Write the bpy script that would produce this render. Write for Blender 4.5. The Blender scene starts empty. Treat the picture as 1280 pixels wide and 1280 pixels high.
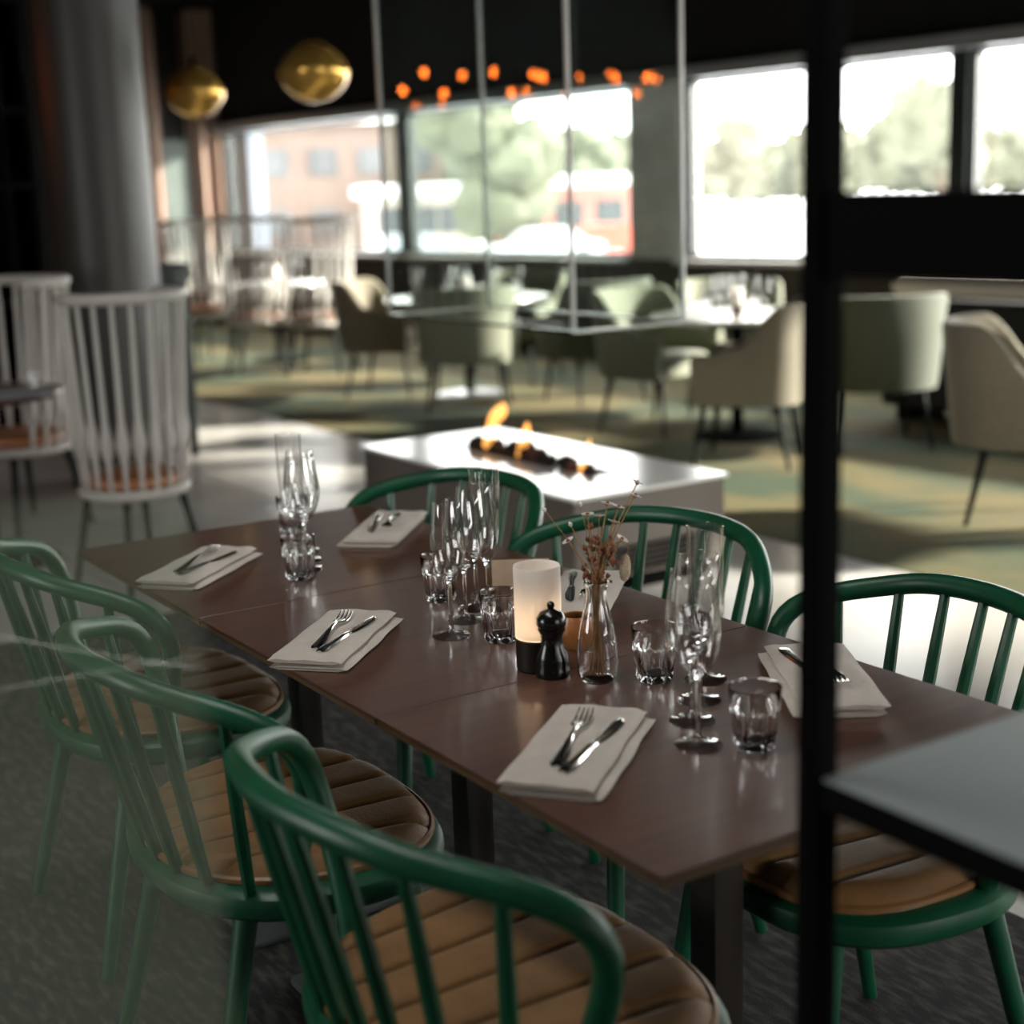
import bpy, math, random
from mathutils import Vector, Matrix, noise
random.seed(7)
PI = math.pi
scene = bpy.context.scene
COL = scene.collection

# ------------------------------------------------------------------ camera, world, exposure
CAM = Vector((1.1875, -0.9583, 1.4785))
F_ = Vector((-0.81878242, 0.5352861, -0.20751902))
R_ = Vector((0.55279153, 0.8326545, -0.03328661))
U_ = Vector((-0.15497379, 0.14196925, 0.97766449))
cd = bpy.data.cameras.new('camera'); cam = bpy.data.objects.new('camera', cd); COL.objects.link(cam)
B_ = -F_
cam.matrix_world = Matrix(((R_.x, U_.x, B_.x, CAM.x), (R_.y, U_.y, B_.y, CAM.y), (R_.z, U_.z, B_.z, CAM.z), (0, 0, 0, 1)))
cd.sensor_fit = 'HORIZONTAL'; cd.sensor_width = 36.0; cd.lens = 1867.0 / 1280.0 * 36.0
cd.clip_start = 0.05; cd.clip_end = 600
cd.dof.use_dof = True; cd.dof.focus_distance = 2.52; cd.dof.aperture_fstop = 2.2
scene.camera = cam

world = bpy.data.worlds.new('sky'); scene.world = world; world.use_nodes = True
wn = world.node_tree; wn.nodes.clear()
wo = wn.nodes.new('ShaderNodeOutputWorld'); wb = wn.nodes.new('ShaderNodeBackground')
wb.inputs['Color'].default_value = (1.0, 0.98, 0.95, 1); wb.inputs['Strength'].default_value = 11.0
wn.links.new(wb.outputs[0], wo.inputs[0])

sd_ = bpy.data.lights.new('sun', 'SUN'); sd_.energy = 28.0; sd_.angle = math.radians(2.5); sd_.color = (1.0, .93, .82)
sun = bpy.data.objects.new('sun', sd_); COL.objects.link(sun)
SUNV = Vector((-.50, -.866, -.345)).normalized()          # low winter sun coming in through the window wall
sun.rotation_euler = SUNV.to_track_quat('-Z', 'Y').to_euler()
vs = scene.view_settings
vs.view_transform = 'Standard'; vs.look = 'None'; vs.gamma = 1.0; vs.use_curve_mapping = False
vs.exposure = 0.0
cy = scene.cycles
cy.use_denoising = True
cy.max_bounces = 14; cy.diffuse_bounces = 4; cy.glossy_bounces = 4; cy.transmission_bounces = 14; cy.transparent_max_bounces = 24
cy.sample_clamp_indirect = 8.0; cy.blur_glossy = 0.5

# room measures
CEIL = 4.0
XL, XR, YB = -17.9, 4.2, -4.6
WO = Vector((-7.0, 8.0, 0)); WD = Vector((1, 0.08, 0)).normalized(); WN = Vector((WD.y, -WD.x, 0))   # window wall: origin, direction, inward normal
HEAD, SILL = 2.44, 0.87
def wp(s, n, z): return WO + WD * s + WN * n + Vector((0, 0, z))
def portal(name, c, xdir, ndir, w, h):
    ld = bpy.data.lights.new(name, 'AREA'); ld.shape = 'RECTANGLE'; ld.size = w; ld.size_y = h
    ld.cycles.is_portal = True
    o = bpy.data.objects.new(name, ld); COL.objects.link(o)
    x = xdir.normalized(); z = -ndir.normalized(); y = z.cross(x)
    o.matrix_world = Matrix(((x.x, y.x, z.x, c.x), (x.y, y.y, z.y, c.y), (x.z, y.z, z.z, c.z), (0, 0, 0, 1)))
portal('window_portal', wp(0.1, -0.12, (HEAD + SILL) / 2), WD, WN, 21.2, HEAD - SILL)
SKYWIN = []     # further window openings of the room: (wall, from, to, sill, head)

# ------------------------------------------------------------------ materials
MATS = {}
def M(name, col=(0.5, 0.5, 0.5), rough=0.5, metal=0.0, spec=0.5, var=0.0, scale=8.0, stretch=(1, 1, 1), bump=0.0, bscale=60.0, col2=None, coat=0.0, trans=0.0, ior=1.5, sheen=0.0, lo=0.35, hi=0.65, detail=4.0, rvar=0.0):
    if name in MATS: return MATS[name]
    m = bpy.data.materials.new(name); m.use_nodes = True; nt = m.node_tree
    b = nt.nodes['Principled BSDF']
    b.inputs['Base Color'].default_value = (*col, 1); b.inputs['Roughness'].default_value = rough
    b.inputs['Metallic'].default_value = metal; b.inputs['Specular IOR Level'].default_value = spec
    b.inputs['Coat Weight'].default_value = coat; b.inputs['Coat Roughness'].default_value = 0.12
    b.inputs['Transmission Weight'].default_value = trans; b.inputs['IOR'].default_value = ior
    b.inputs['Sheen Weight'].default_value = sheen
    tc = nt.nodes.new('ShaderNodeTexCoord'); mp = nt.nodes.new('ShaderNodeMapping'); mp.inputs['Scale'].default_value = stretch
    nt.links.new(tc.outputs['Object'], mp.inputs['Vector'])
    if var > 0 or col2:
        n = nt.nodes.new('ShaderNodeTexNoise'); n.inputs['Scale'].default_value = scale; n.inputs['Detail'].default_value = detail
        nt.links.new(mp.outputs[0], n.inputs['Vector'])
        cr = nt.nodes.new('ShaderNodeValToRGB'); cr.color_ramp.elements[0].position = lo; cr.color_ramp.elements[1].position = hi
        c2 = col2 if col2 else tuple(max(0, c * (1 - var)) for c in col)
        cr.color_ramp.elements[0].color = (*c2, 1); cr.color_ramp.elements[1].color = (*col, 1)
        nt.links.new(n.outputs['Fac'], cr.inputs['Fac']); nt.links.new(cr.outputs['Color'], b.inputs['Base Color'])
        if rvar > 0:
            mr = nt.nodes.new('ShaderNodeMapRange'); mr.inputs['To Min'].default_value = rough - rvar; mr.inputs['To Max'].default_value = rough + rvar
            nt.links.new(n.outputs['Fac'], mr.inputs['Value']); nt.links.new(mr.outputs[0], b.inputs['Roughness'])
    if bump > 0:
        n2 = nt.nodes.new('ShaderNodeTexNoise'); n2.inputs['Scale'].default_value = bscale; n2.inputs['Detail'].default_value = 3
        nt.links.new(mp.outputs[0], n2.inputs['Vector'])
        bp = nt.nodes.new('ShaderNodeBump'); bp.inputs['Strength'].default_value = bump; bp.inputs['Distance'].default_value = 0.01
        nt.links.new(n2.outputs['Fac'], bp.inputs['Height']); nt.links.new(bp.outputs[0], b.inputs['Normal'])
    MATS[name] = m; return m
def pane_mat(name, tint=(1, 1, 1), refl=1.0, painted_haze=0.0, haze_col=(0.5, 0.5, 0.5)):
    m = bpy.data.materials.new(name); m.use_nodes = True; nt = m.node_tree; nt.nodes.clear()
    out = nt.nodes.new('ShaderNodeOutputMaterial'); tr = nt.nodes.new('ShaderNodeBsdfTransparent'); tr.inputs[0].default_value = (*tint, 1)
    gl = nt.nodes.new('ShaderNodeBsdfGlossy'); gl.inputs['Roughness'].default_value = 0.0
    lw = nt.nodes.new('ShaderNodeLayerWeight'); fr = nt.nodes.new('ShaderNodeMath'); fr.operation = 'POWER'; fr.inputs[1].default_value = 5.0
    nt.links.new(lw.outputs['Facing'], fr.inputs[0])
    mu = nt.nodes.new('ShaderNodeMath'); mu.operation = 'MULTIPLY_ADD'; mu.inputs[1].default_value = .9 * refl; mu.inputs[2].default_value = .04 * refl
    mx = nt.nodes.new('ShaderNodeMixShader')
    nt.links.new(fr.outputs[0], mu.inputs[0]); nt.links.new(mu.outputs[0], mx.inputs[0]); nt.links.new(tr.outputs[0], mx.inputs[1]); nt.links.new(gl.outputs[0], mx.inputs[2])
    last = mx
    if painted_haze > 0:  # diffuse share that paints haze into the glass colour
        df = nt.nodes.new('ShaderNodeBsdfDiffuse'); df.inputs[0].default_value = (*haze_col, 1)
        tl = nt.nodes.new('ShaderNodeBsdfTranslucent'); tl.inputs[0].default_value = (*haze_col, 1)
        ad = nt.nodes.new('ShaderNodeMixShader'); ad.inputs[0].default_value = 0.5
        nt.links.new(df.outputs[0], ad.inputs[1]); nt.links.new(tl.outputs[0], ad.inputs[2])
        m2 = nt.nodes.new('ShaderNodeMixShader'); m2.inputs[0].default_value = painted_haze
        nt.links.new(mx.outputs[0], m2.inputs[1]); nt.links.new(ad.outputs[0], m2.inputs[2]); last = m2
    nt.links.new(last.outputs[0], out.inputs[0]); return m
def emit_mat(name, col, strength, transp=0.0):
    m = bpy.data.materials.new(name); m.use_nodes = True; nt = m.node_tree; nt.nodes.clear()
    out = nt.nodes.new('ShaderNodeOutputMaterial'); e = nt.nodes.new('ShaderNodeEmission'); e.inputs[0].default_value = (*col, 1); e.inputs[1].default_value = strength
    if transp:
        tr = nt.nodes.new('ShaderNodeBsdfTransparent'); ad = nt.nodes.new('ShaderNodeAddShader')
        nt.links.new(tr.outputs[0], ad.inputs[0]); nt.links.new(e.outputs[0], ad.inputs[1]); nt.links.new(ad.outputs[0], out.inputs[0])
    else: nt.links.new(e.outputs[0], out.inputs[0])
    return m

GREEN = M('green_paint', (0.0028, 0.078, 0.033), 0.40, spec=0.5, var=0.25, scale=14, bump=0.03, bscale=90)
LEATHER = M('tan_leather', (0.215, 0.112, 0.040), 0.58, spec=0.28, var=0.38, scale=9, bump=0.12, bscale=160, lo=0.3, hi=0.7)
PIPING = M('tan_piping', (0.20, 0.095, 0.032), 0.42, spec=0.5)
WALNUT = M('walnut', (0.105, 0.036, 0.014), 0.46, spec=1.0, coat=.45, col2=(0.048, 0.015, 0.007), scale=3.0, stretch=(16, 0.7, 16), detail=3, lo=0.25, hi=0.75)
WALEDGE = M('table_edge', (0.13, 0.070, 0.030), 0.5)
BLACKM = M('black_metal', (0.0045, 0.0045, 0.0045), 0.9, spec=.02)
POSTM = M('dark_post', (0.020, 0.015, 0.012), 0.35)
PLATE = M('grey_plate', (0.07, 0.085, 0.085), 0.45, var=0.3, scale=6)
LINEN = M('linen', (0.60, 0.535, 0.46), 0.85, var=0.10, scale=30, bump=0.25, bscale=260, sheen=0.2)
STEEL = M('steel', (0.72, 0.70, 0.68), 0.13, metal=1.0)
def glass_mat(name, share):
    m = bpy.data.materials.new(name); m.use_nodes = True; nt = m.node_tree; nt.nodes.clear()
    out = nt.nodes.new('ShaderNodeOutputMaterial'); tr = nt.nodes.new('ShaderNodeBsdfTransparent'); tr.inputs[0].default_value = (.985, .99, .985, 1)
    g = nt.nodes.new('ShaderNodeBsdfGlass'); g.inputs['Roughness'].default_value = 0.0; g.inputs['IOR'].default_value = 1.5
    mx = nt.nodes.new('ShaderNodeMixShader'); mx.inputs[0].default_value = share
    nt.links.new(tr.outputs[0], mx.inputs[1]); nt.links.new(g.outputs[0], mx.inputs[2]); nt.links.new(mx.outputs[0], out.inputs[0]); return m
GLASS = glass_mat('clear_glass', 1.0)
def thin_glass(name):
    m = bpy.data.materials.new(name); m.use_nodes = True; nt = m.node_tree; nt.nodes.clear()
    out = nt.nodes.new('ShaderNodeOutputMaterial'); tr = nt.nodes.new('ShaderNodeBsdfTransparent')
    lw = nt.nodes.new('ShaderNodeLayerWeight'); cr = nt.nodes.new('ShaderNodeValToRGB'); cr.color_ramp.elements[0].color = (.99, .99, .99, 1); cr.color_ramp.elements[1].color = (.80, .81, .80, 1); cr.color_ramp.elements[0].position = .55
    nt.links.new(lw.outputs['Facing'], cr.inputs[0]); nt.links.new(cr.outputs[0], tr.inputs[0])          # longer path through the wall at grazing angles
    gl = nt.nodes.new('ShaderNodeBsdfGlossy'); gl.inputs['Roughness'].default_value = 0.02
    p = nt.nodes.new('ShaderNodeMath'); p.operation = 'POWER'; p.inputs[1].default_value = 4.0; nt.links.new(lw.outputs['Facing'], p.inputs[0])
    q = nt.nodes.new('ShaderNodeMath'); q.operation = 'MULTIPLY_ADD'; q.inputs[1].default_value = .85; q.inputs[2].default_value = .055; nt.links.new(p.outputs[0], q.inputs[0])
    mx = nt.nodes.new('ShaderNodeMixShader'); nt.links.new(q.outputs[0], mx.inputs[0]); nt.links.new(tr.outputs[0], mx.inputs[1]); nt.links.new(gl.outputs[0], mx.inputs[2]); nt.links.new(mx.outputs[0], out.inputs[0]); return m
THIN = thin_glass('thin_clear_glass')
CONC = M('pale_concrete', (0.52, 0.50, 0.47), 0.24, spec=0.5, var=0.14, scale=1.6, detail=6, rvar=0.05)
GROUT = M('floor_grout', (0.20, 0.19, 0.18), 0.7)
DARKW = M('dark_wall', (0.006, 0.006, 0.0058), 0.8, spec=.2, var=0.2, scale=3)
DARKC = M('dark_ceiling', (0.005, 0.005, 0.005), 0.9, spec=.1)
SUBW = M('under_window_wall', (0.040, 0.030, 0.022), 0.6, var=0.25, scale=4)

# ------------------------------------------------------------------ mesh helpers
class MB:
    def __init__(s): s.v = []; s.f = []
    def add(s, vs, fs):
        o = len(s.v); s.v += [tuple(p) for p in vs]; s.f += [tuple(i + o for i in q) for q in fs]; return s
    def box(s, x0, x1, y0, y1, z0, z1, mat=None):
        P = [Vector(p) for p in ((x0, y0, z0), (x1, y0, z0), (x1, y1, z0), (x0, y1, z0), (x0, y0, z1), (x1, y0, z1), (x1, y1, z1), (x0, y1, z1))]
        if mat: P = [mat @ p for p in P]
        return s.add(P, [(3, 2, 1, 0), (4, 5, 6, 7), (0, 1, 5, 4), (1, 2, 6, 5), (2, 3, 7, 6), (3, 0, 4, 7)])
    def rbox(s, x0, x1, y0, y1, z0, z1, r=0.005, seg=2, mat=None):
        # box with rounded vertical corners and a small top/bottom chamfer
        def ring(ins, z):
            out = []; rr = max(r - ins, 1e-4)
            for cx, cy, a0 in ((x1 - r, y1 - r, 0), (x0 + r, y1 - r, PI / 2), (x0 + r, y0 + r, PI), (x1 - r, y0 + r, 1.5 * PI)):
                for k in range(seg + 1):
                    a = a0 + k * PI / 2 / seg; out.append(Vector((cx + rr * math.cos(a), cy + rr * math.sin(a), z)))
            return out
        c = min(r * 0.6, (z1 - z0) * 0.3)
        rings = [ring(c, z0), ring(0, z0 + c), ring(0, z1 - c), ring(c, z1)]
        return s.loft(rings, True, True, mat)
    def loft(s, rings, cap0=True, cap1=True, mat=None, closed=True):
        n = len(rings[0]); V = []; Fc = []
        for rg in rings: V += [(mat @ Vector(p)) if mat else Vector(p) for p in rg]
        for i in range(len(rings) - 1):
            for j in range(n if closed else n - 1):
                a = i * n + j; b = i * n + (j + 1) % n
                Fc.append((a, b, b + n, a + n))
        if cap0: Fc.append(tuple(range(n - 1, -1, -1)))
        if cap1: Fc.append(tuple(range((len(rings) - 1) * n, len(rings) * n)))
        return s.add(V, Fc)
    def tube(s, pts, rad, n=8, cap=True):
        pts = [Vector(p) for p in pts]
        rad = rad if isinstance(rad, (list, tuple)) else [rad] * len(pts)
        rings = []; up = None
        for i, p in enumerate(pts):
            t = (pts[min(i + 1, len(pts) - 1)] - pts[max(i - 1, 0)]).normalized()
            if up is None:
                up = Vector((0, 0, 1)) if abs(t.z) < 0.9 else Vector((1, 0, 0))
            a = (up - t * up.dot(t)).normalized(); b = t.cross(a); up = a
            rings.append([p + (a * math.cos(2 * PI * k / n) + b * math.sin(2 * PI * k / n)) * rad[i] for k in range(n)])
        return s.loft(rings, cap, cap)
    def lathe(s, prof, n=24, mat=None, flute=None, cap0=False, cap1=False):
        rings = []
        for i, (r, z) in enumerate(prof):
            rg = []
            for k in range(n):
                a = 2 * PI * k / n; rr = r if not flute else flute(r, z, a, i)
                rg.append(Vector((rr * math.cos(a), rr * math.sin(a), z)))
            rings.append(rg)
        return s.loft(rings, cap0, cap1, mat)
    def mesh(s, name, smooth=True):
        me = bpy.data.meshes.new(name); me.from_pydata(s.v, [], s.f); me.update()
        if smooth:
            me.polygons.foreach_set('use_smooth', [True] * len(me.polygons))
            try: me.set_sharp_from_angle(angle=math.radians(38))
            except Exception: pass
        return me
    def build(s, name, mat, parent=None, smooth=True, loc=None):
        return obj(name, s.mesh(name, smooth), mat, parent, loc)
def obj(name, me, mat, parent=None, loc=None):
    o = bpy.data.objects.new(name, me); COL.objects.link(o)
    if mat and not me.materials: me.materials.append(mat)
    if parent: o.parent = parent
    if loc: o.location = loc
    return o
def tag(o, label=None, cat=None, group=None, kind=None):
    if label: o['label'] = label
    if cat: o['category'] = cat
    if group: o['group'] = group
    if kind: o['kind'] = kind
    return o
def empty(name, loc=(0, 0, 0), rz=0.0):
    o = bpy.data.objects.new(name, None); COL.objects.link(o); o.location = loc; o.rotation_euler = (0, 0, rz); o.empty_display_size = 0.05; return o
def thing(name, label, cat, loc=(0, 0, 0), rz=0.0, group=None): return tag(empty(name, loc, rz), label, cat, group)
def copy_tree(o, parent=None):
    c = o.copy(); COL.objects.link(c)
    if parent: c.parent = parent
    for ch in o.children: copy_tree(ch, c)
    return c
def struct(o): o['kind'] = 'structure'; return o
def crom(P, seg=8):
    P = [Vector(p) for p in P]; P = [2 * P[0] - P[1]] + P + [2 * P[-1] - P[-2]]; out = []
    for i in range(1, len(P) - 2):
        p0, p1, p2, p3 = P[i - 1:i + 3]
        for k in range(seg):
            t = k / seg
            out.append(0.5 * ((2 * p1) + (p2 - p0) * t + (2 * p0 - 5 * p1 + 4 * p2 - p3) * t * t + (3 * p1 - p0 - 3 * p2 + p3) * t ** 3))
    out.append(P[-2]); return out
def heading(dx, dy): return math.atan2(-dx, dy)      # rz so that local +y points to (dx,dy)

# ------------------------------------------------------------------ the room
fl = struct(MB().box(XL, XR, YB, 8.9, -0.12, -0.012).build('floor', GROUT, smooth=False))
TS = 1.22; n = 0; tile_me = None
tme = MB().rbox(-TS / 2 + .004, TS / 2 - .004, -TS / 2 + .004, TS / 2 - .004, -.014, 0, .006, 2).mesh('tile')
for i in range(15):
    for j in range(7):
        x = 3.2 - i * TS; y = -4.0 + (j + .5) * TS
        t = obj('tile', tme, CONC, fl, (x, y, 0))
rim = MB().box(XL, -14.5, YB, 8.9, -0.013, -.001); rim.box(-14.5, XR, 4.6, 8.9, -.013, -.001).build('screed', CONC, fl, smooth=False)

carp = M('green_carpet', (0.120, 0.092, 0.028), 0.95, col2=(0.030, 0.050, 0.019), scale=0.85, stretch=(1, 1.6, 1), detail=5, lo=0.40, hi=0.60, bump=0.3, bscale=120)
cp = MB().add([(-17.6, 3.38, -.004), (4.0, 3.38, -.004), (4.0, 8.7, -.004), (-17.6, 7.0, -.004), (-17.6, 3.38, .004), (4.0, 3.38, .004), (4.0, 8.7, .004), (-17.6, 7.0, .004)], [(3, 2, 1, 0), (4, 5, 6, 7), (0, 1, 5, 4), (1, 2, 6, 5), (2, 3, 7, 6), (3, 0, 4, 7)]).build('carpet', carp, smooth=False)
tag(cp, 'olive green carpet with tan patches under the window tables', 'carpet')
rugm = M('charcoal_rug', (0.060, 0.056, 0.046), 0.95, col2=(0.0045, 0.0055, 0.006), scale=13, stretch=(1.2, 4.0, 1), detail=8, lo=0.44, hi=0.68, bump=0.5, bscale=180)
rg = MB().rbox(-4.0, 2.6, -3.2, 1.42, -.004, .006, .01).build('rug', rugm, smooth=False)
tag(rg, 'dark charcoal worn rug under the long dining table', 'rug')
RZ = 0.006

SKX0, SKX1, SKY0, SKY1 = -2.1, .3, -.80, -.15        # unseen skylight, added to light the long table from above
cmb = MB()
for a, b, c, d in ((XL, SKX0, YB, 9.2), (SKX1, XR, YB, 9.2), (SKX0, SKX1, YB, SKY0), (SKX0, SKX1, SKY1, 9.2)): cmb.box(a, b, c, d, CEIL, CEIL + .1)
struct(cmb.build('ceiling', DARKC, smooth=False))
portal('added_skylight_portal', Vector(((SKX0 + SKX1) / 2, (SKY0 + SKY1) / 2, CEIL + .02)), Vector((1, 0, 0)), Vector((0, 0, -1)), SKX1 - SKX0, SKY1 - SKY0)
def wallbox(name, s0, s1, z0, z1, n0=-.12, n1=.12, mat=DARKW, parent=None):
    mtx = Matrix(((WD.x, WN.x, 0, WO.x), (WD.y, WN.y, 0, WO.y), (0, 0, 1, 0), (0, 0, 0, 1)))
    mb = MB().box(s0, s1, n0, n1, z0, z1, mtx); mb.f = [tuple(reversed(q)) for q in mb.f]
    return mb.build(name, mat, parent, smooth=False)
S0, S1 = -10.9, 11.3
wf = struct(wallbox('wall_front', S0, S1, HEAD, CEIL))
wallbox('lower_wall', S0, S1, 0, SILL, mat=SUBW, parent=wf)
PIER = M('grey_pier', (0.68, 0.68, 0.68), 0.6, var=0.2, scale=3)
wallbox('pier', -2.86, -2.2, SILL, HEAD, mat=PIER, parent=wf)
wallbox('pier', S0, -10.75, SILL, HEAD, parent=wf)
wallbox('pier', 10.7, S1, SILL, HEAD, parent=wf)
struct(wallbox('baseboard_front', S0, S1, 0.005, 0.10, 0.12, 0.135, mat=BLACKM))
ALU = M('grey_aluminium', (0.34, 0.35, 0.37), 0.35, metal=0.6)
FRAME = M('window_frame_black', (0.012, 0.018, 0.017), 0.4)
SILLM = M('pale_sill', (0.62, 0.60, 0.57), 0.35)
struct(wallbox('trim_1', S0, S1, HEAD - .05, HEAD + .055, 0.12, 0.24, mat=ALU))
WIN = pane_mat('window_glass', (0.97, 0.985, 0.98), 0.7)
bounds = [(-10.75, -6.68), (-6.53, -2.88), (-2.18, 0.58), (0.72, 3.5), (3.64, 6.8), (6.94, 10.6)]
for k, (a, b) in enumerate(bounds):
    w = struct(empty('window_%d' % (k + 1), wp(a, 0, SILL)))
    inv = w.matrix_basis.inverted()
    def wb2(nm, s0, s1, z0, z1, n0, n1, mat):
        o = wallbox(nm, s0, s1, z0, z1, n0, n1, mat); o.data.transform(Matrix.Translation(-wp(a, 0, SILL))); o.parent = w; return o
    e = .045
    wb2('frame', a, b, HEAD - e - .03, HEAD - .0, -.04, .05, FRAME); wb2('frame', a, b, SILL, SILL + e, -.04, .05, FRAME)
    wb2('frame', a, a + e, SILL + e, HEAD - e - .03, -.04, .05, FRAME); wb2('frame', b - e, b, SILL + e, HEAD - e - .03, -.04, .05, FRAME)
    wb2('pane', a + e, b - e, SILL + e, HEAD - e - .03, -.006, .006, WIN)
    wb2('window_sill', a, b, SILL - .035, SILL + .004, .05, .25, SILLM)
for a, b in ((-6.68, -6.53), (.58, .72), (3.5, 3.64), (6.8, 6.94)):
    wallbox('mullion', a, b, SILL, HEAD, -.08, .10, mat=FRAME, parent=wf)
wallbox('mullion', -2.2, -2.18, SILL, HEAD, -.08, .10, mat=FRAME, parent=wf)

struct(MB().box(XL - .15, XL, YB, 7.5, 0, CEIL).build('wall_left', DARKW, smooth=False))
# right and back walls, each with an unseen window added for foreground fill light
def holed_wall(name, axis, pos, thick, lo, hi, w0, w1, sill, head):
    parts = [(lo, w0, 0, CEIL), (w1, hi, 0, CEIL), (w0, w1, 0, sill), (w0, w1, head, CEIL)]
    mb = MB()
    for a, b, z0, z1 in parts:
        if axis == 'x': mb.box(pos, pos + thick, a, b, z0, z1)
        else: mb.box(a, b, pos, pos + thick, z0, z1)
    struct(mb.build(name, DARKW, smooth=False))
    c = Vector((pos, (w0 + w1) / 2, (sill + head) / 2)) if axis == 'x' else Vector(((w0 + w1) / 2, pos, (sill + head) / 2))
    if axis == 'x': portal('window_portal', c, Vector((0, 1, 0)), Vector((-1, 0, 0)), w1 - w0, head - sill)
    else: portal('window_portal', c, Vector((1, 0, 0)), Vector((0, 1, 0)), w1 - w0, head - sill)
holed_wall('wall_right', 'x', XR, .15, YB, 9.2, 0.8, 3.6, 0.87, 2.44)
holed_wall('wall_back', 'y', YB - .15, .15, XL, XR, -3.2, -1.4, 0.87, 2.44)

# ------------------------------------------------------------------ green hoop-back chair
def superell(hw, y0, y1, n=48, e=2.5, k=0.06, z=0.0, ins=0.0):
    out = []; yc = (y0 + y1) / 2; hd = (y1 - y0) / 2 - ins
    for i in range(n):
        t = 2 * PI * i / n; c, s = math.cos(t), math.sin(t)
        x = (hw - ins) * math.copysign(abs(c) ** (2 / e), c) * (1 + k * s); y = yc + hd * math.copysign(abs(s) ** (2 / e), s)
        out.append(Vector((x, y, z)))
    return out
HALF = [(.256, -.050, .44), (.262, -.048, .50), (.350, -.058, .722), (.215, -.207, .789), (.118, -.254, .807), (0, -.272, .81)]
HOOP = HALF + [(-x, y, z) for x, y, z in HALF[-2::-1]]
def make_green_chair():
    t = empty('hoop_back_chair')
    mb = MB()
    rings = [superell(.30, -.2, .274, z=z, ins=i) for z, i in ((.418, .03), (.422, .012), (.432, .002), (.448, 0), (.460, .003), (.467, .012), (.469, .03))]
    mb.loft(rings).build('seat', GREEN, t)
    # cushion: front-to-back channels, real grooves
    hw, y0, y1 = .266, -.182, .258; V = []; Fc = []; cw = .092; ee = 2.5
    ph = [k / 16 for k in range(-56, 57)]; nx = len(ph) - 1; ny = 30
    for j in range(ny + 1):
        v = -math.cos(PI * j / ny); Y = (y0 + y1) / 2 + (y1 - y0) / 2 * v
        xh = hw * (max(0, 1 - abs(v) ** ee)) ** (1 / ee) * (1 + .13 * v)
        for i in range(nx + 1):
            X = max(-xh, min(xh, (ph[i]) * cw * (1 + .55 * (Y - .04))))
            u = X / (hw * (1 + .13 * v)); rr = abs(u) ** ee + abs(v) ** ee
            fr = abs(((X / (cw * (1 + .55 * (Y - .04)))) % 1) - .5) * 2
            g = .0125 * (1 - math.exp(-((1 - fr) / .11) ** 2)) + .004 * (1 - fr ** 4)
            edge = max(0, 1 - rr); dome = .022 * min(1, edge * 3.2) ** .55
            V.append((X, Y, .470 + dome * .7 + g * min(1, edge * 5)))
    for j in range(ny):
        for i in range(nx):
            a = j * (nx + 1) + i; Fc.append((a, a + 1, a + nx + 2, a + nx + 1))
    cm = MB(); cm.add(V, Fc)
    brd = superell(hw, y0, y1, 64, k=.13, z=.466); top = superell(hw, y0, y1, 64, k=.13, z=.472)
    cm.loft([brd, top], True, False)
    cu = cm.build('cushion', LEATHER, t)
    pp = superell(hw - .004, y0, y1, 56, k=.13, z=.475); pp.append(pp[0])
    MB().tube(pp, .0058, 6, False).build('piping', PIPING, cu)
    hoop = crom(HOOP, 10)
    for _ in range(2):        # soften the bends of the steam-bent hoop
        hoop = [hoop[0]] + [(hoop[max(0, i - 3)] + hoop[max(0, i - 2)] + hoop[i - 1] + hoop[i] * 2 + hoop[i + 1] + hoop[min(len(hoop) - 1, i + 2)] + hoop[min(len(hoop) - 1, i + 3)]) / 8 for i in range(1, len(hoop) - 1)] + [hoop[-1]]
    nh = len(hoop); rad = [.0165 + .0025 * math.sin(PI * i / (nh - 1)) for i in range(nh)]
    MB().tube(hoop, rad, 10).build('hoop_rail', GREEN, t)
    # spindles
    top_at = lambda x: min((p for p in hoop if p.y < -.075 and p.z > .70), key=lambda p: abs(p.x - x))
    for k in range(8):
        f = -1 + 2 * (k + .5) / 8
        tp = top_at(f * .315); a = f * .262
        bt = Vector((a, -.180 + .10 * abs(f) ** 2.5, .46))
        mid = (Vector(tp) + bt) / 2
        MB().tube([bt, bt.lerp(tp, .3), bt.lerp(tp, .6), tp], [.0095, .0115, .0108, .0085], 8).build('spindle', GREEN, t)
    for sx in (-1, 1):
        for yt, yb, xo in ((.17, .225, .045), (-.10, -.20, .045)):
            tp = Vector((sx * .19, yt, .425)); bt = Vector((sx * (.19 + xo), yb, 0))
            MB().tube([bt, bt.lerp(tp, .5), tp], [.0125, .0165, .019], 10).build('leg', GREEN, t)
    return t
CH = [(-.306, -.054, 1.3, 'green hoop-back chair nearest the camera, its tan seat in the bottom foreground'),
      (-.993, -.055, -1.8, 'green hoop-back chair in the middle of the near side of the long table'),
      (-1.729, .017, -.2, 'green hoop-back chair at the left end of the near table side, behind the glass screen'),
      (-1.752, .679, 186.5, 'green hoop-back chair on the far side in front of the fire table left end'),
      (-1.078, .726, 189.0, 'green hoop-back chair on the far side behind the dried flower bottle'),
      (-.383, .705, 168.2, 'green hoop-back chair at the right behind the black post, seat lit bright tan')]
proto = make_green_chair()
for i, (x, y, a, lab) in enumerate(CH):
    o = proto if i == 0 else copy_tree(proto)
    o.location = (x, y, RZ); o.rotation_euler = (0, 0, math.radians(a)); tag(o, lab, 'chair', 'green chairs around the long table')

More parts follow.
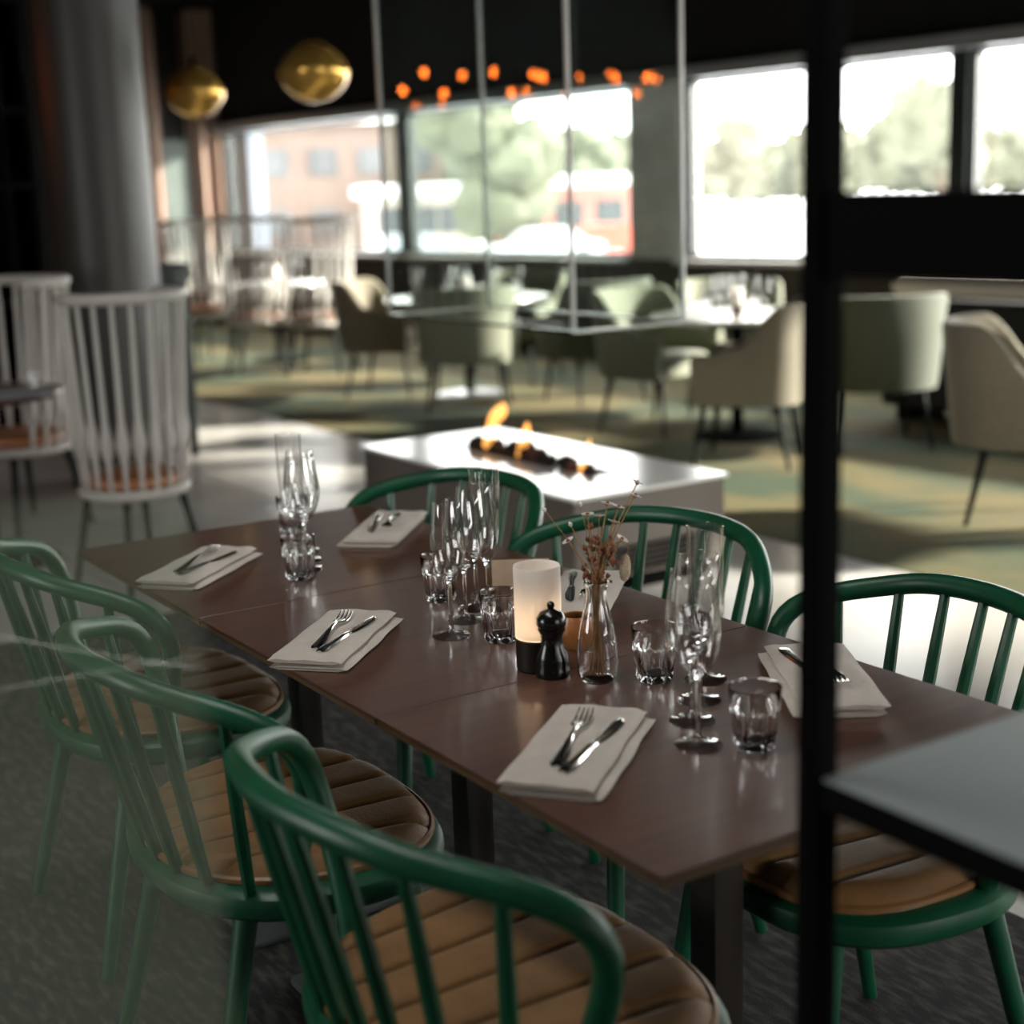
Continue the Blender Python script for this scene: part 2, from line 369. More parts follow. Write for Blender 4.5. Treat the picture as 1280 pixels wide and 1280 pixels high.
# ------------------------------------------------------------------ long dining table: three square tables in a row
TT = .74; TW = .73
for x0, x1, lab in ((-2.05, -1.340, 'walnut-topped square table at the far left end of the row'), (-1.338, -.664, 'walnut-topped middle table of the row, holding the candle and vase'), (-.662, 0.0, 'walnut-topped table at the near right end of the row')):
    cx = (x0 + x1) / 2
    t = thing('dining_table', lab, 'table', (cx, TW / 2, RZ), 0, 'walnut tables pushed into a row'); h = (x1 - x0) / 2; z = TT - RZ
    tp = MB().rbox(-h, h, -TW / 2, TW / 2, z - .004, z, .004, 2).build('tabletop', WALNUT, t)
    MB().rbox(-h + .001, h - .001, -TW / 2 + .001, TW / 2 - .001, z - .016, z - .004, .004, 2).build('edge_band', WALEDGE, tp)
    MB().rbox(-.028, .028, -.028, .028, .014, z - .034, .004, 2).build('pedestal', POSTM, t)
    MB().rbox(-.2, .2, -.2, .2, z - .034, z - .016, .01).build('mounting_plate', BLACKM, t)
    MB().rbox(-.27, .27, -.27, .27, 0, .014, .02, 3).build('base_plate', PLATE, t)

# ------------------------------------------------------------------ place settings
def make_napkin():
    # folded cloth: stacked layers joined by a rounded fold on one long side
    mb = MB(); L, W = .30, .128
    rnd = random.Random(3)
    for k, (z0, th, dx, dw) in enumerate(((0, .0105, .003, 0), (.0105, .0105, -.002, -.007))):
        rings = []; N = 14
        for j in range(N + 1):
            y = -L / 2 + L * j / N; wob = .0007 * math.sin(j * 1.1 + k * 2) + .0012 * math.sin(j * .35 + k)
            xa, xb = -W / 2 + dx + wob, W / 2 + dx + dw + wob * 1.6
            lift = .0012 * math.sin(j * .9 + k * 1.7)
            e = .005 if j in (0, N) else 0
            rg = []
            nn = 10
            for i in range(nn + 1):
                x = xa + (xb - xa) * i / nn; w = .0010 * math.sin(i * 1.3 + j * .6 + k); edge = 0 if 0 < i < nn else .0032
                rg.append(Vector((x, y, z0 + th - edge - e * .7 + (w + lift) * (1 if k else .4))))
            rg.append(Vector((xb + .003, y, z0 + th * .5)))
            for i in range(nn, -1, -1):
                x = xa + (xb - xa) * i / nn; edge = 0 if 0 < i < nn else .0028
                rg.append(Vector((x, y, max(0, z0 + edge + e * .3 + (.0006 if k else 0)))))
            rg.append(Vector((xa - .003, y, z0 + th * .5)))
            rings.append(rg)
        mb.loft(rings)
    mb.f = [tuple(reversed(q)) for q in mb.f]
    return mb.mesh('napkin')
def strip(mb, rows):
    # rows: (y, z, halfwidth, thickness, xoff)
    rings = []
    for y, z, hw, th, xo in rows:
        rings.append([Vector((xo + hw * c, y, z + th * s)) for c, s in ((1, 0), (.75, .8), (0, 1), (-.75, .8), (-1, 0), (-.75, -.8), (0, -1), (.75, -.8))])
    mb.loft(rings); return mb
def make_fork():
    mb = MB()
    strip(mb, [(-.100, .0025, .004, .0010, 0), (-.097, .0025, .0085, .0014, 0), (-.088, .003, .0105, .0017, 0), (-.06, .005, .0085, .0019, 0), (-.03, .0085, .0055, .0020, 0), (0, .011, .0032, .0022, 0), (.02, .011, .0030, .0021, 0), (.032, .0095, .0065, .0016, 0), (.040, .0075, .0115, .0013, 0), (.052, .006, .0125, .0012, 0)])
    for k in range(4):
        xo = -.0105 + .007 * k
        strip(mb, [(.048, .0065, .0022, .0011, xo), (.062, .0055, .0020, .0011, xo), (.080, .0075, .0017, .0010, xo * .97), (.094, .0115, .0012, .0008, xo * .92), (.098, .0130, .0004, .0004, xo * .92)])
    return mb.mesh('fork')
def make_knife():
    h = MB(); strip(h, [(-.105, .004, .004, .002, 0), (-.102, .004, .008, .0032, 0), (-.090, .004, .0095, .0038, 0), (-.05, .0042, .0078, .0040, 0), (-.015, .0045, .0058, .0038, 0), (.0, .0045, .0050, .0032, 0), (.006, .0045, .0062, .0024, 0)])
    b = MB(); strip(b, [(.004, .0045, .0065, .0016, 0), (.02, .0045, .0085, .0010, .001), (.06, .0045, .0092, .0008, .001), (.09, .0045, .0080, .0007, .0), (.103, .0045, .0045, .0006, -.002), (.108, .0045, .0010, .0004, -.004)])
    return h.mesh('handle'), b.mesh('blade')
NAP = make_napkin(); FORK = make_fork(); KH, KB = make_knife()
SET = [(-.350, .143, 38, 0, 'nearest the camera, right of the near chair back'), (-1.024, .126, 43, 0, 'on the near side at the middle table'), (-1.671, .141, 40, 0, 'at the left end, near side'),
       (-1.736, .606, 47, 1, 'at the left end, far side'), (-.985, .612, 44, 1, 'behind the candle and flower bottle'), (-.362, .600, 56.6, 1, 'partly behind the black post at the right')]
for x, y, a, back, where in SET:
    rz = math.radians(a + (180 if back else 0))
    nk = tag(obj('napkin', NAP, LINEN, None, (x, y, TT)), 'folded cream linen napkin ' + where, 'napkin', 'folded napkins on the long table'); nk.rotation_euler = (0, 0, rz + random.uniform(-.01, .01))
    def loc(lx, ly): return (x + math.cos(rz) * lx - math.sin(rz) * ly, y + math.sin(rz) * lx + math.cos(rz) * ly)
    fx, fy = loc(-.012, .005 if not back else -.01); kx, ky = loc(.022, -.01)
    f = tag(obj('fork', FORK, STEEL, None, (fx, fy, TT + .0195)), 'steel fork on the napkin ' + where, 'fork', 'forks on the napkins'); f.rotation_euler = (0, 0, rz + math.radians(4))
    k = thing('knife', 'steel table knife on the napkin ' + where, 'knife', (kx, ky, TT + .0185), rz - math.radians(7 if not back else -8), 'knives on the napkins')
    obj('handle', KH, STEEL, k); obj('blade', KB, STEEL, k)

# ------------------------------------------------------------------ glassware
def stem_profile(h, bowl, th=.0011):
    # bowl: list of (r, z) outer from bottom to rim
    outer = [(.0005, 0), (.031, .0), (.0335, .0012), (.0330, .0024), (.018, .0048), (.0075, .0085), (.0042, .016), (.0036, .05), (.0038, bowl[0][1] - .012), (.0055, bowl[0][1] - .004)] + bowl
    inner = [(max(r - th, .0004), z) for r, z in reversed(bowl[1:])] + [(.0004, bowl[0][1] + .0035)]
    return outer + [(bowl[-1][0] - th * .5, bowl[-1][1] + .0006)] + inner
def bowlcurve(pts, n=14):
    P = crom([(r, 0, z) for r, z in pts], 4); return [(p.x, p.z) for p in P]
B1 = bowlcurve([(.009, .105), (.022, .117), (.0295, .145), (.0300, .170), (.0270, .205), (.0235, .234)])
B2 = bowlcurve([(.009, .098), (.026, .110), (.0355, .138), (.0360, .160), (.0325, .192), (.0285, .222)])
B3 = bowlcurve([(.007, .070), (.016, .085), (.0235, .115), (.0270, .160), (.0278, .200), (.0280, .243)])
TULIP = MB().lathe(stem_profile(.234, B1), 40).mesh('tulip_glass')
WINE = MB().lathe(stem_profile(.222, B2), 40).mesh('wine_glass')
FLUTE = MB().lathe(stem_profile(.243, B3), 40).mesh('flute')
for me in (TULIP, WINE, FLUTE):
    me.materials.append(THIN); me.materials.append(GLASS)
    zb = {'tulip_glass': .100, 'wine_glass': .094, 'flute': .066}[me.name.split('.')[0]]
    for p in me.polygons:
        if .0045 < p.center.z < zb + .006 and math.hypot(p.center.x, p.center.y) < .0125: p.material_index = 1
def make_tumbler():
    H = .086; n = 72
    prof = [(.0005, 0), (.0235, 0), (.0262, .0018), (.0272, .005), (.0283, .015), (.0300, .030), (.0318, .045), (.0328, .052), (.0334, .056), (.0342, .060), (.0350, .070), (.0362, .0835), (.0360, .0860), (.0346, .0862), (.0336, .0835), (.0318, .062), (.0300, .045), (.0275, .028), (.0250, .016), (.0222, .0115), (.0120, .0098), (.0005, .0095)]
    nout = 8
    def fl(r, z, a, i):
        if 3 <= i <= 9:
            c = abs(math.cos(a * 9 / 2)); arch = .058 - .010 * (1 - c)          # nine arched facets
            m = min(1, max(0, (.0585 - z) / .006)) if z > .050 else 1
            return r + m * (.0044 * (1 - abs(math.cos(a * 4.5))) - .0030)
        return r
    return MB().lathe(prof, n, flute=fl).mesh('tumbler')
TUMB = make_tumbler()
def put(me, name, x, y, label, cat, group, z=TT, rz=0, s=1.0):
    o = tag(obj(name, me, GLASS if name in ('tumbler', 'bottle_vase') else THIN, None, (x, y, z)), label, cat, group); o.rotation_euler = (0, 0, rz); o.scale = (s, s, s); return o
GT = 'tumblers on the long table'; GW = 'stemmed glasses on the long table'
put(TUMB, 'tumbler', -.231, .327 + .02, 'fluted clear tumbler at the right, nearest the black post', 'tumbler', GT)
put(TUMB, 'tumbler', -.537, .402 + .02, 'fluted clear tumbler between the flower bottle and the right stemware', 'tumbler', GT, rz=.2)
put(TUMB, 'tumbler', -.865, .334 + .02, 'fluted clear tumbler just left of the white candle lamp', 'tumbler', GT, rz=.4)
put(TUMB, 'tumbler', -1.156, .388 + .02, 'fluted clear tumbler behind the middle stemware, left of it', 'tumbler', GT, rz=.1)
put(TUMB, 'tumbler', -1.482, .254 + .02, 'fluted clear tumbler at the front of the left glass cluster', 'tumbler', GT, rz=.3)
put(TUMB, 'tumbler', -1.874, .426 + .02, 'fluted clear tumbler at the back of the left glass cluster', 'tumbler', GT, rz=.5)
put(TULIP, 'wine_glass', -.280, .290, 'tall tulip wine glass at the front of the right cluster', 'wine glass', GW)
put(WINE, 'wine_glass', -.358, .345, 'round-bowled wine glass second from front in the right cluster', 'wine glass', GW)
put(WINE, 'wine_glass', -.420, .412, 'wine glass third from front in the right cluster', 'wine glass', GW)
put(FLUTE, 'champagne_flute', -.485, .480, 'straight champagne flute at the back of the right cluster', 'flute', GW)
put(TULIP, 'wine_glass', -.940, .300, 'tall tulip wine glass at the front of the middle cluster', 'wine glass', GW)
put(WINE, 'wine_glass', -1.005, .370, 'round-bowled wine glass second from front in the middle cluster', 'wine glass', GW)
put(WINE, 'wine_glass', -1.062, .428, 'wine glass third from front in the middle cluster', 'wine glass', GW, s=1.02)
put(FLUTE, 'champagne_flute', -1.115, .487, 'straight champagne flute at the back of the middle cluster', 'flute', GW)
put(TULIP, 'wine_glass', -1.540, .318, 'tulip wine glass at the front of the left cluster', 'wine glass', GW)
put(WINE, 'wine_glass', -1.610, .350, 'round-bowled wine glass second from front in the left cluster', 'wine glass', GW)
put(WINE, 'wine_glass', -1.690, .385, 'wine glass third from front in the left cluster', 'wine glass', GW)
put(FLUTE, 'champagne_flute', -1.785, .405, 'straight champagne flute at the back of the left cluster', 'flute', GW)

# ------------------------------------------------------------------ centrepiece
cl = thing('candle_lamp', 'white frosted cylinder candle lamp on a dark wooden base', 'lamp', (-.700, .318, TT))
MB().lathe([(.0005, 0), (.034, 0), (.0365, .003), (.0365, .050), (.034, .053), (.0005, .053)], 36).build('base', M('dark_wood_base', (0.012, 0.007, 0.005), 0.55, spec=.25), cl)
fr = bpy.data.materials.new('frosted_white'); fr.use_nodes = True; nt = fr.node_tree; nt.nodes.clear()
oo = nt.nodes.new('ShaderNodeOutputMaterial'); d1 = nt.nodes.new('ShaderNodeBsdfDiffuse'); d1.inputs[0].default_value = (.85, .83, .80, 1)
t1 = nt.nodes.new('ShaderNodeBsdfTranslucent'); t1.inputs[0].default_value = (.9, .88, .85, 1); mx = nt.nodes.new('ShaderNodeMixShader'); mx.inputs[0].default_value = .5
nt.links.new(d1.outputs[0], mx.inputs[1]); nt.links.new(t1.outputs[0], mx.inputs[2]); nt.links.new(mx.outputs[0], oo.inputs[0])
MB().lathe([(.0370, .053), (.0373, .060), (.0373, .166), (.0365, .169), (.0350, .166), (.0348, .056)], 40).build('glass_shade', fr, cl)
MB().lathe([(.0005, .053), (.010, .053), (.010, .075), (.005, .082), (.005, .100), (.0005, .112)], 16).build('flame_bulb', emit_mat('warm_bulb', (1.0, .66, .38), 24.0), cl)
pm = thing('pepper_mill', 'black turned pepper mill in front of the candle lamp', 'mill', (-.655, .312, TT))
BLK = M('black_gloss', (0.006, 0.006, 0.006), 0.22, spec=0.5)
MB().lathe([(.0005, 0), (.026, 0), (.0275, .003), (.0275, .012), (.0255, .018), (.0265, .023), (.0245, .034), (.0185, .050), (.0165, .060), (.0185, .069), (.0215, .074), (.0215, .0775), (.0005, .078)], 32).build('body', BLK, pm)
MB().lathe([(.0005, .079), (.021, .079), (.0235, .084), (.0230, .094), (.0170, .103), (.0070, .107), (.0045, .109), (.0060, .113), (.0058, .117), (.0030, .120), (.0005, .1205)], 32).build('head', BLK, pm)
VX, VY = -.590, .352
vz = bowlcurve([(.0255, .003), (.0305, .012), (.0318, .035), (.0285, .075), (.0205, .112), (.0165, .130), (.0165, .146), (.0188, .152), (.0188, .158)])
vp = [(.0005, 0), (.022, 0)] + vz + [(.0172, .1595)] + [(r - .0022, z) for r, z in reversed(vz[1:])] + [(.018, .009), (.0005, .0085)]
put(MB().lathe(vp, 40).mesh('bottle_vase'), 'bottle_vase', VX, VY, 'clear glass milk-bottle vase holding dried flowers', 'vase', None)
STRAW = M('dried_stem', (0.36, 0.19, 0.07), 0.8, var=0.4, scale=60); PETAL = M('dry_petal', (0.66, 0.62, 0.57), 0.8); RUST = M('rust_seed', (0.26, 0.10, 0.045), 0.85, var=.4, scale=80); TAIL = M('bunny_tail', (0.60, 0.48, 0.34), 0.95, bump=.6, bscale=300, var=.25, scale=120)
fl_targets = [  # lateral (image right), away, height above table, head kind
    (.020, .0, .278, 'd'), (.037, .01, .270, 'd'), (.062, .005, .288, 'd'), (-.010, .0, .262, 'd'), (.030, .02, .245, 'd'), (.068, .03, .303, 'd'), (-.040, .0, .222, 'd'), (-.036, .01, .246, 'b'), (-.020, .02, .275, 'b'), (.008, .02, .255, 'd'), (.040, -.01, .225, 'd'),
    (-.012, .01, .205, 'r'), (.002, -.008, .225, 'r'), (.012, .012, .215, 'r'), (.020, .0, .200, 'r'), (-.004, .015, .240, 'r'), (.026, -.006, .228, 'r'), (.045, .0, .178, 't'), (-.075, .01, .270, 'b')]
rl = Vector((R_.x, R_.y, 0)).normalized(); al = Vector((-rl.y, rl.x, 0))
rnd = random.Random(11)
for i, (lx, ay, hz, kd) in enumerate(fl_targets):
    tip = rl * lx + al * ay + Vector((0, 0, hz)); a = rnd.uniform(0, 2 * PI); rr = rnd.uniform(.002, .016)
    base = Vector((rr * math.cos(a), rr * math.sin(a), .0115)); neck = Vector((rr * .55 * math.cos(a + 2.6), rr * .55 * math.sin(a + 2.6), .148))
    t = thing('dried_flower', {'d': 'dried white daisy stem in the bottle vase', 'b': 'thin dried bud stem in the bottle vase', 'r': 'rust brown dried seed stem in the bottle vase', 't': 'cream bunny-tail grass hanging right of the bottle vase'}[kd], 'flower', (VX, VY, TT), 0, 'dried flowers in the bottle vase')
    if kd == 't': path = crom([base, neck, rl * .030 + Vector((0, 0, .215)), rl * .050 + Vector((0, 0, .210)), tip + Vector((0, 0, .018))], 6)
    else: path = crom([base, neck, neck.lerp(tip, .5) + rl * (-lx * .08), tip], 6)
    MB().tube(path, .0010 if kd != 'b' else .0006, 5).build('stem', STRAW, t)
    hb = MB(); ax = (path[-1] - path[-2]).normalized()
    Q = ax.to_track_quat('Z', 'Y').to_matrix().to_4x4(); Q.translation = tip
    if kd == 'd':
        hb.lathe([(.0003, -.003), (.0032, -.0015), (.0036, .001), (.002, .004), (.0003, .0045)], 8, Q); hb.build('flower_centre', RUST, t)
        pt = MB()
        for k in range(9):
            an = 2 * PI * k / 9; c, s = math.cos(an), math.sin(an); w = .0019
            P = [Vector((c * .003 - s * w, s * .003 + c * w, .0)), Vector((c * .003 + s * w, s * .003 - c * w, .0)), Vector((c * .0095 + s * w * 1.3, s * .0095 - c * w * 1.3, .0022)), Vector((c * .0095 - s * w * 1.3, s * .0095 + c * w * 1.3, .0022))]
            P2 = [p + Vector((0, 0, .0006)) for p in P]
            pt.add([Q @ p for p in P + P2], [(3, 2, 1, 0), (4, 5, 6, 7), (0, 1, 5, 4), (1, 2, 6, 5), (2, 3, 7, 6), (3, 0, 4, 7)])
        pt.build('petals', PETAL, t)
    elif kd == 'b': hb.lathe([(.0003, -.004), (.0032, -.001), (.0036, .001), (.0003, .005)], 8, Q).build('bud', PETAL, t)
    elif kd == 't':
        Q = Matrix.Translation(tip) @ Matrix.Rotation(.12, 4, 'Y'); hb.lathe([(.0005, -.022), (.0060, -.018), (.0088, -.008), (.0085, .006), (.0055, .018), (.0010, .023)], 12, Q).build('seed_head', TAIL, t)
    else:
        for k in range(11):
            c = tip + Vector((rnd.uniform(-.006, .006), rnd.uniform(-.006, .006), rnd.uniform(-.045, .004))); r = rnd.uniform(.0024, .0046)
            hb.lathe([(.0003, -r * 1.4), (r * .8, -r * .6), (r, .2 * r), (.0003, r * 1.5)], 6, Matrix.Translation(c) @ Matrix.Rotation(rnd.uniform(-.7, .7), 4, 'X'))
        for k in range(5):
            c = neck + Vector((rnd.uniform(-.013, .013), rnd.uniform(-.013, .013), rnd.uniform(.012, .022))); r = .003
            hb.lathe([(.0003, -r), (r, 0), (.0003, r)], 5, Matrix.Translation(c))
        hb.build('seed_head', RUST, t)
di = MB().lathe([(.0005, 0), (.018, 0), (.024, .010), (.0275, .028), (.0255, .045), (.0215, .056), (.0195, .055), (.0235, .043), (.0250, .028), (.0215, .012), (.0005, .006)], 32).build('spice_cup', M('amber_glaze', (0.30, 0.12, 0.035), 0.3, var=.3, scale=30), None, loc=(-.752, .428, TT))
tag(di, 'small amber brown cup between candle and flower bottle', 'cup')
cm_ = M('kraft_card', (0.45, 0.33, 0.22), 0.8, var=.1, scale=40)
mc = thing('menu_card', 'tan folded kraft menu card standing behind the middle stemware', 'card', (-1.135, .575, TT), heading(R_.x, R_.y) + PI / 2)
for sgn in (-1, 1):
    mb = MB(); a = Vector((-.055, sgn * .022, 0)); b = Vector((.055, sgn * .022, 0)); u = Vector((0, -sgn * .0215, .055))
    nrm = Vector((0, sgn * .0012, 0))
    P = [a, b, b + u, a + u]; P2 = [p + nrm for p in P]
    mb.add(P + P2, [(3, 2, 1, 0), (4, 5, 6, 7), (0, 1, 5, 4), (1, 2, 6, 5), (2, 3, 7, 6), (3, 0, 4, 7)]).build('card_leaf', cm_, mc, smooth=False)

# ------------------------------------------------------------------ fire table with glass hood
FX0, FX1, FY0, FY1, FZ = -4.74, -3.10, 2.11, 2.85, .40
FC = Vector(((FX0 + FX1) / 2, (FY0 + FY1) / 2, 0)); fw, fd = (FX1 - FX0) / 2, (FY1 - FY0) / 2
ft = thing('fire_table', 'low rectangular fire table with glossy white top and taupe sides', 'fire table', (FC.x, FC.y, 0))
WHT = M('white_top', (0.80, 0.80, 0.78), 0.16, spec=0.6); TAUPE = M('taupe_panel', (0.145, 0.124, 0.105), 0.55, var=.12, scale=3)
tx0, tx1, ty = -.47, .52, .07
top = MB()
for a, b, c, d in ((-fw, tx0, -fd, fd), (tx1, fw, -fd, fd), (tx0, tx1, -fd, -ty), (tx0, tx1, ty, fd)): top.box(a, b, c, d, FZ - .014, FZ)
top.build('tabletop', WHT, ft, smooth=False)
bo = MB().box(-fw + .012, fw - .012, -fd + .012, fd - .012, .07, FZ - .09); bo.build('body', TAUPE, ft, smooth=False)
MB().box(-fw + .014, fw - .014, -fd + .014, fd - .014, FZ - .09, FZ - .0145).build('apron', TAUPE, ft, smooth=False)
MB().box(-fw + .06, fw - .06, -fd + .06, fd - .06, 0, .07).build('plinth', BLACKM, ft, smooth=False)
for k in range(5): MB().box(fw - .0125, fw - .004, -.18, .28, .085 + k * .022, .097 + k * .022).build('vent_slat', BLACKM, ft, smooth=False)
tr = MB().box(tx0, tx1, -ty, ty, FZ - .088, FZ - .075); tr.build('trough', BLACKM, ft, smooth=False)
CHAR = M('charred_wood', (0.030, 0.016, 0.012), 0.85, col2=(0.006, 0.005, 0.005), scale=18, bump=.8, bscale=50)
EMB = M('ember_red', (0.20, 0.055, 0.030), 0.8, col2=(0.02, 0.008, 0.006), scale=20, bump=.8, bscale=40)
def lump(rx, ry, rz, seed):
    mb = MB(); n, m = 10, 7; rings = []
    for i in range(1, m):
        th = PI * i / m; rgn = []
        for k in range(n):
            a = 2 * PI * k / n; p = Vector((math.sin(th) * math.cos(a), math.sin(th) * math.sin(a), -math.cos(th)))
            q = 1 + .45 * noise.noise(p * 1.7 + Vector((seed * 3.1, 0, 0))); rgn.append(Vector((p.x * rx * q, p.y * ry * q, p.z * rz * q)))
        rings.append(rgn)
    return mb.loft(rings)
rnd = random.Random(5)
lg = MB(); lg.tube(crom([(-.17, 0, 0), (-.05, .012, .01), (.08, -.01, .0), (.18, .006, -.012)], 4), [.038 + .008 * math.sin(i * 1.7) for i in range(13)], 9)
o = tag(lg.build('charred_log', CHAR, None, loc=(FC.x + tx0 + .24, FC.y - .01, FZ + .003)), 'long black charred log at the left end of the fire trough', 'log', 'charred wood in the fire trough'); o.rotation_euler = (0, .05, .1)
for k in range(15):
    f = k / 14; x = FC.x + tx0 + .36 + f * (tx1 - tx0 - .42); s = (1 - .5 * f) * rnd.uniform(.85, 1.2)
    o = tag(lump(.052 * s, .044 * s, .042 * s, k).build('charcoal_piece', EMB if k in (3, 5, 8, 11) else CHAR, None, loc=(x, FC.y + rnd.uniform(-.035, .03), FZ + .004 + .012 * s)), 'lump of red-brown charcoal in the fire trough' if k in (3, 5, 8, 11) else 'small black charcoal lump in the fire trough', 'charcoal', 'red-brown charcoal lumps' if k in (3, 5, 8, 11) else 'black charcoal lumps')
    o.rotation_euler = (rnd.uniform(0, 1), 0, rnd.uniform(0, 3))
FLM = emit_mat('flame', (1.0, .42, .09), 1.1, transp=1)
def flame(path, rads): MB().tube(crom(path, 5), crad(rads, len(path), 5), 10).build('flame', FLM, ft)
def crad(r, n, seg):
    P = crom([(v, 0, 0) for v in r], seg); return [max(.0008, p.x) for p in P]
fo = lambda X, Y, Z: (X - FC.x, Y - FC.y, Z)
flame([fo(-4.19, 2.44, .42), fo(-4.17, 2.45, .48), fo(-4.14, 2.45, .545), fo(-4.085, 2.45, .585), fo(-4.06, 2.45, .622)], [.020, .026, .026, .028, .004])
flame([fo(-3.95, 2.45, .41), fo(-3.93, 2.46, .47), fo(-3.91, 2.46, .52), fo(-3.90, 2.46, .556)], [.018, .022, .018, .003])
flame([fo(-3.50, 2.44, .405), fo(-3.49, 2.45, .46), fo(-3.48, 2.46, .50), fo(-3.47, 2.46, .535)], [.012, .015, .012, .002])

HX0, HX1, HY0, HY1, HZ0, HZ1 = -4.52, -3.17, 2.18, 2.69, .995, 2.95
HC = Vector(((HX0 + HX1) / 2, (HY0 + HY1) / 2, 0)); hw_, hd_ = (HX1 - HX0) / 2, (HY1 - HY0) / 2
hd = thing('glass_hood', 'clear glass box hood hanging over the fire table', 'hood', (HC.x, HC.y, 0))
HG = pane_mat('hood_glass', (0.93, 0.955, 0.945), 1.0, painted_haze=.0035, haze_col=(.6, .65, .65)); EDGE = M('polished_edge', (0.55, 0.57, 0.55), 0.3, metal=.5)  # slight bluish haze painted into the panes so they show
for a, b, c, d in ((-hw_, hw_, -hd_ - .004, -hd_ + .004), (-hw_, hw_, hd_ - .004, hd_ + .004), (-hw_ - .004, -hw_ + .004, -hd_ + .006, hd_ - .006), (hw_ - .004, hw_ + .004, -hd_ + .006, hd_ - .006)):
    MB().box(a, b, c, d, HZ0, HZ1).build('pane', HG, hd, smooth=False)
for sx in (-1, 1):
    for sy in (-1, 1):
        MB().box(sx * hw_ - .007, sx * hw_ + .007, sy * hd_ - .007, sy * hd_ + .007, HZ0 - .006, HZ1).build('corner_profile', EDGE, hd, smooth=False)
for sy in (-1, 1): MB().box(-hw_, hw_, sy * hd_ - .005, sy * hd_ + .005, HZ0 - .010, HZ0 - .0005).build('lower_rim', EDGE if sy > 0 else BLACKM, hd, smooth=False)
for sx in (-1, 1): MB().box(sx * hw_ - .005, sx * hw_ + .005, -hd_, hd_, HZ0 - .010, HZ0 - .0005).build('lower_rim', EDGE, hd, smooth=False)
MB().box(-hw_ - .03, hw_ + .03, -hd_ - .03, hd_ + .03, HZ1, CEIL).build('flue_collar', BLACKM, hd, smooth=False)

# small amber filament lamps: seen in the photograph only as orange reflections on the hood
BULB = emit_mat('amber_filament', (1.0, .17, .02), 50.0)
def mirrored(px, py, axis, val, L):
    d = (F_ + R_ * ((px - 640) / 1867) - U_ * ((py - 640) / 1867)).normalized(); t = (val - CAM[axis]) / d[axis]; h = CAM + d * t; d[axis] *= -1; return h + d * L
BL = [(504, 114, 1, HY0, 4.3), (530, 92, 1, HY0, 5), (555, 118, 1, HY0, 4.4), (578, 95, 1, HY0, 5), (617, 91, 1, HY0, 5.1), (640, 117, 1, HY0, 4.3), (667, 94, 1, HY0, 5), (679, 98, 1, HY0, 5.4), (770, 99, 0, HX1, 5), (808, 98, 0, HX1, 5)]
for px, py, ax, val, L in BL:
    p = mirrored(px, py, ax, val, L)
    t = thing('filament_lamp', 'small amber filament lamp, an orange dot reflected in the glass hood', 'lamp', tuple(p), 0, 'amber filament lamps')
    MB().lathe([(.0005, -.024), (.013, -.019), (.019, -.005), (.017, .010), (.012, .022), (.011, .036)], 12).build('bulb', BULB, t)
    MB().lathe([(.014, .034), (.016, .036), (.016, .075), (.006, .085), (.003, .09), (.003, CEIL - p.z)], 8).build('cord', BLACKM, t)

# ------------------------------------------------------------------ pendants
GOLD = M('gold_mirror', (0.62, 0.36, 0.08), 0.16, metal=.7)
for (x, y, z), s, lab in (((-6.315, 2.774, 2.158), 1.0, 'round gold mirrored glass pendant lamp nearest the glass hood'), ((-7.436, 2.545, 2.134), .93, 'round gold mirrored glass pendant lamp beside the column, further left')):
    t = thing('pendant_lamp', lab, 'lamp', (x, y, z), 0, 'gold pendant lamps')
    pr = bowlcurve([(.012, .165), (.05, .152), (.125, .105), (.182, .035), (.190, -.015), (.155, -.085), (.09, -.140), (.03, -.158), (.0005, -.160)])
    MB().lathe([(r * s, z2 * s) for r, z2 in pr], 36).build('glass_shade', GOLD, t)
    MB().lathe([(.0005, .205), (.014, .203), (.016, .165), (.016, .155)], 16).build('cap', BLACKM, t)
    MB().tube([(0, 0, .2), (0, 0, CEIL - z)], .004, 6).build('cord', BLACKM, t)

# ------------------------------------------------------------------ left side of the room
COLM = M('grey_column_paint', (0.028, 0.026, 0.021), 0.45, var=.12, scale=2)
c = struct(MB().lathe([(.275, 0.005), (.275, CEIL)], 48).build('column', COLM, None, loc=(-6.783, 1.706, 0)))
CAB = M('dark_green_grey', (0.022, 0.030, 0.030), 0.5)
cb = thing('service_cabinet', 'dark grey-green service cabinet on slim legs beside the column', 'cabinet', (-7.55, 2.265, 0), 0)
MB().rbox(-.20, .22, -.12, .11, .17, 1.12, .01).build('body', CAB, cb)
MB().rbox(-.21, .23, -.125, .12, 1.12, 1.15, .01).build('worktop', CAB, cb)
for y in (0.0,): MB().box(.2205, .228, y - .002, y + .002, .2, 1.1).build('door_gap', BLACKM, cb, smooth=False)
for sx in (-.17, .19):
    for sy in (-.09, .08): MB().box(sx - .02, sx + .02, sy - .02, sy + .02, 0, .17).build('leg', BLACKM, cb, smooth=False)

WOODB = M('shelf_brown_wood', (0.09, 0.045, 0.025), 0.5, var=.3, scale=6)
sh = thing('back_bar_shelf', 'tall black back-bar shelf unit at the far left', 'shelf', (-9.2, 1.1, 0), 0)
Y0s, Y1s = -1.6, .93
MB().box(-.28, -.25, Y0s, Y1s, .01, CEIL - .01).build('back_panel', DARKW, sh, smooth=False)
for y in (Y0s, -.35, .72, .90): MB().box(-.25, .20, y, y + .035, .01, CEIL - .01).build('upright', BLACKM, sh, smooth=False)
for z in (.03, .86, 1.62, 2.10, 2.8): MB().box(-.25, .22, Y0s, Y1s, z, z + .05).build('shelf_board', BLACKM, sh, smooth=False)
GBACK = M('grey_green_mirror', (0.10, 0.12, 0.12), 0.65, spec=.2)
MB().box(-.249, -.235, -.30, .69, 1.68, 2.09).build('mirror_panel', GBACK, sh, smooth=False)
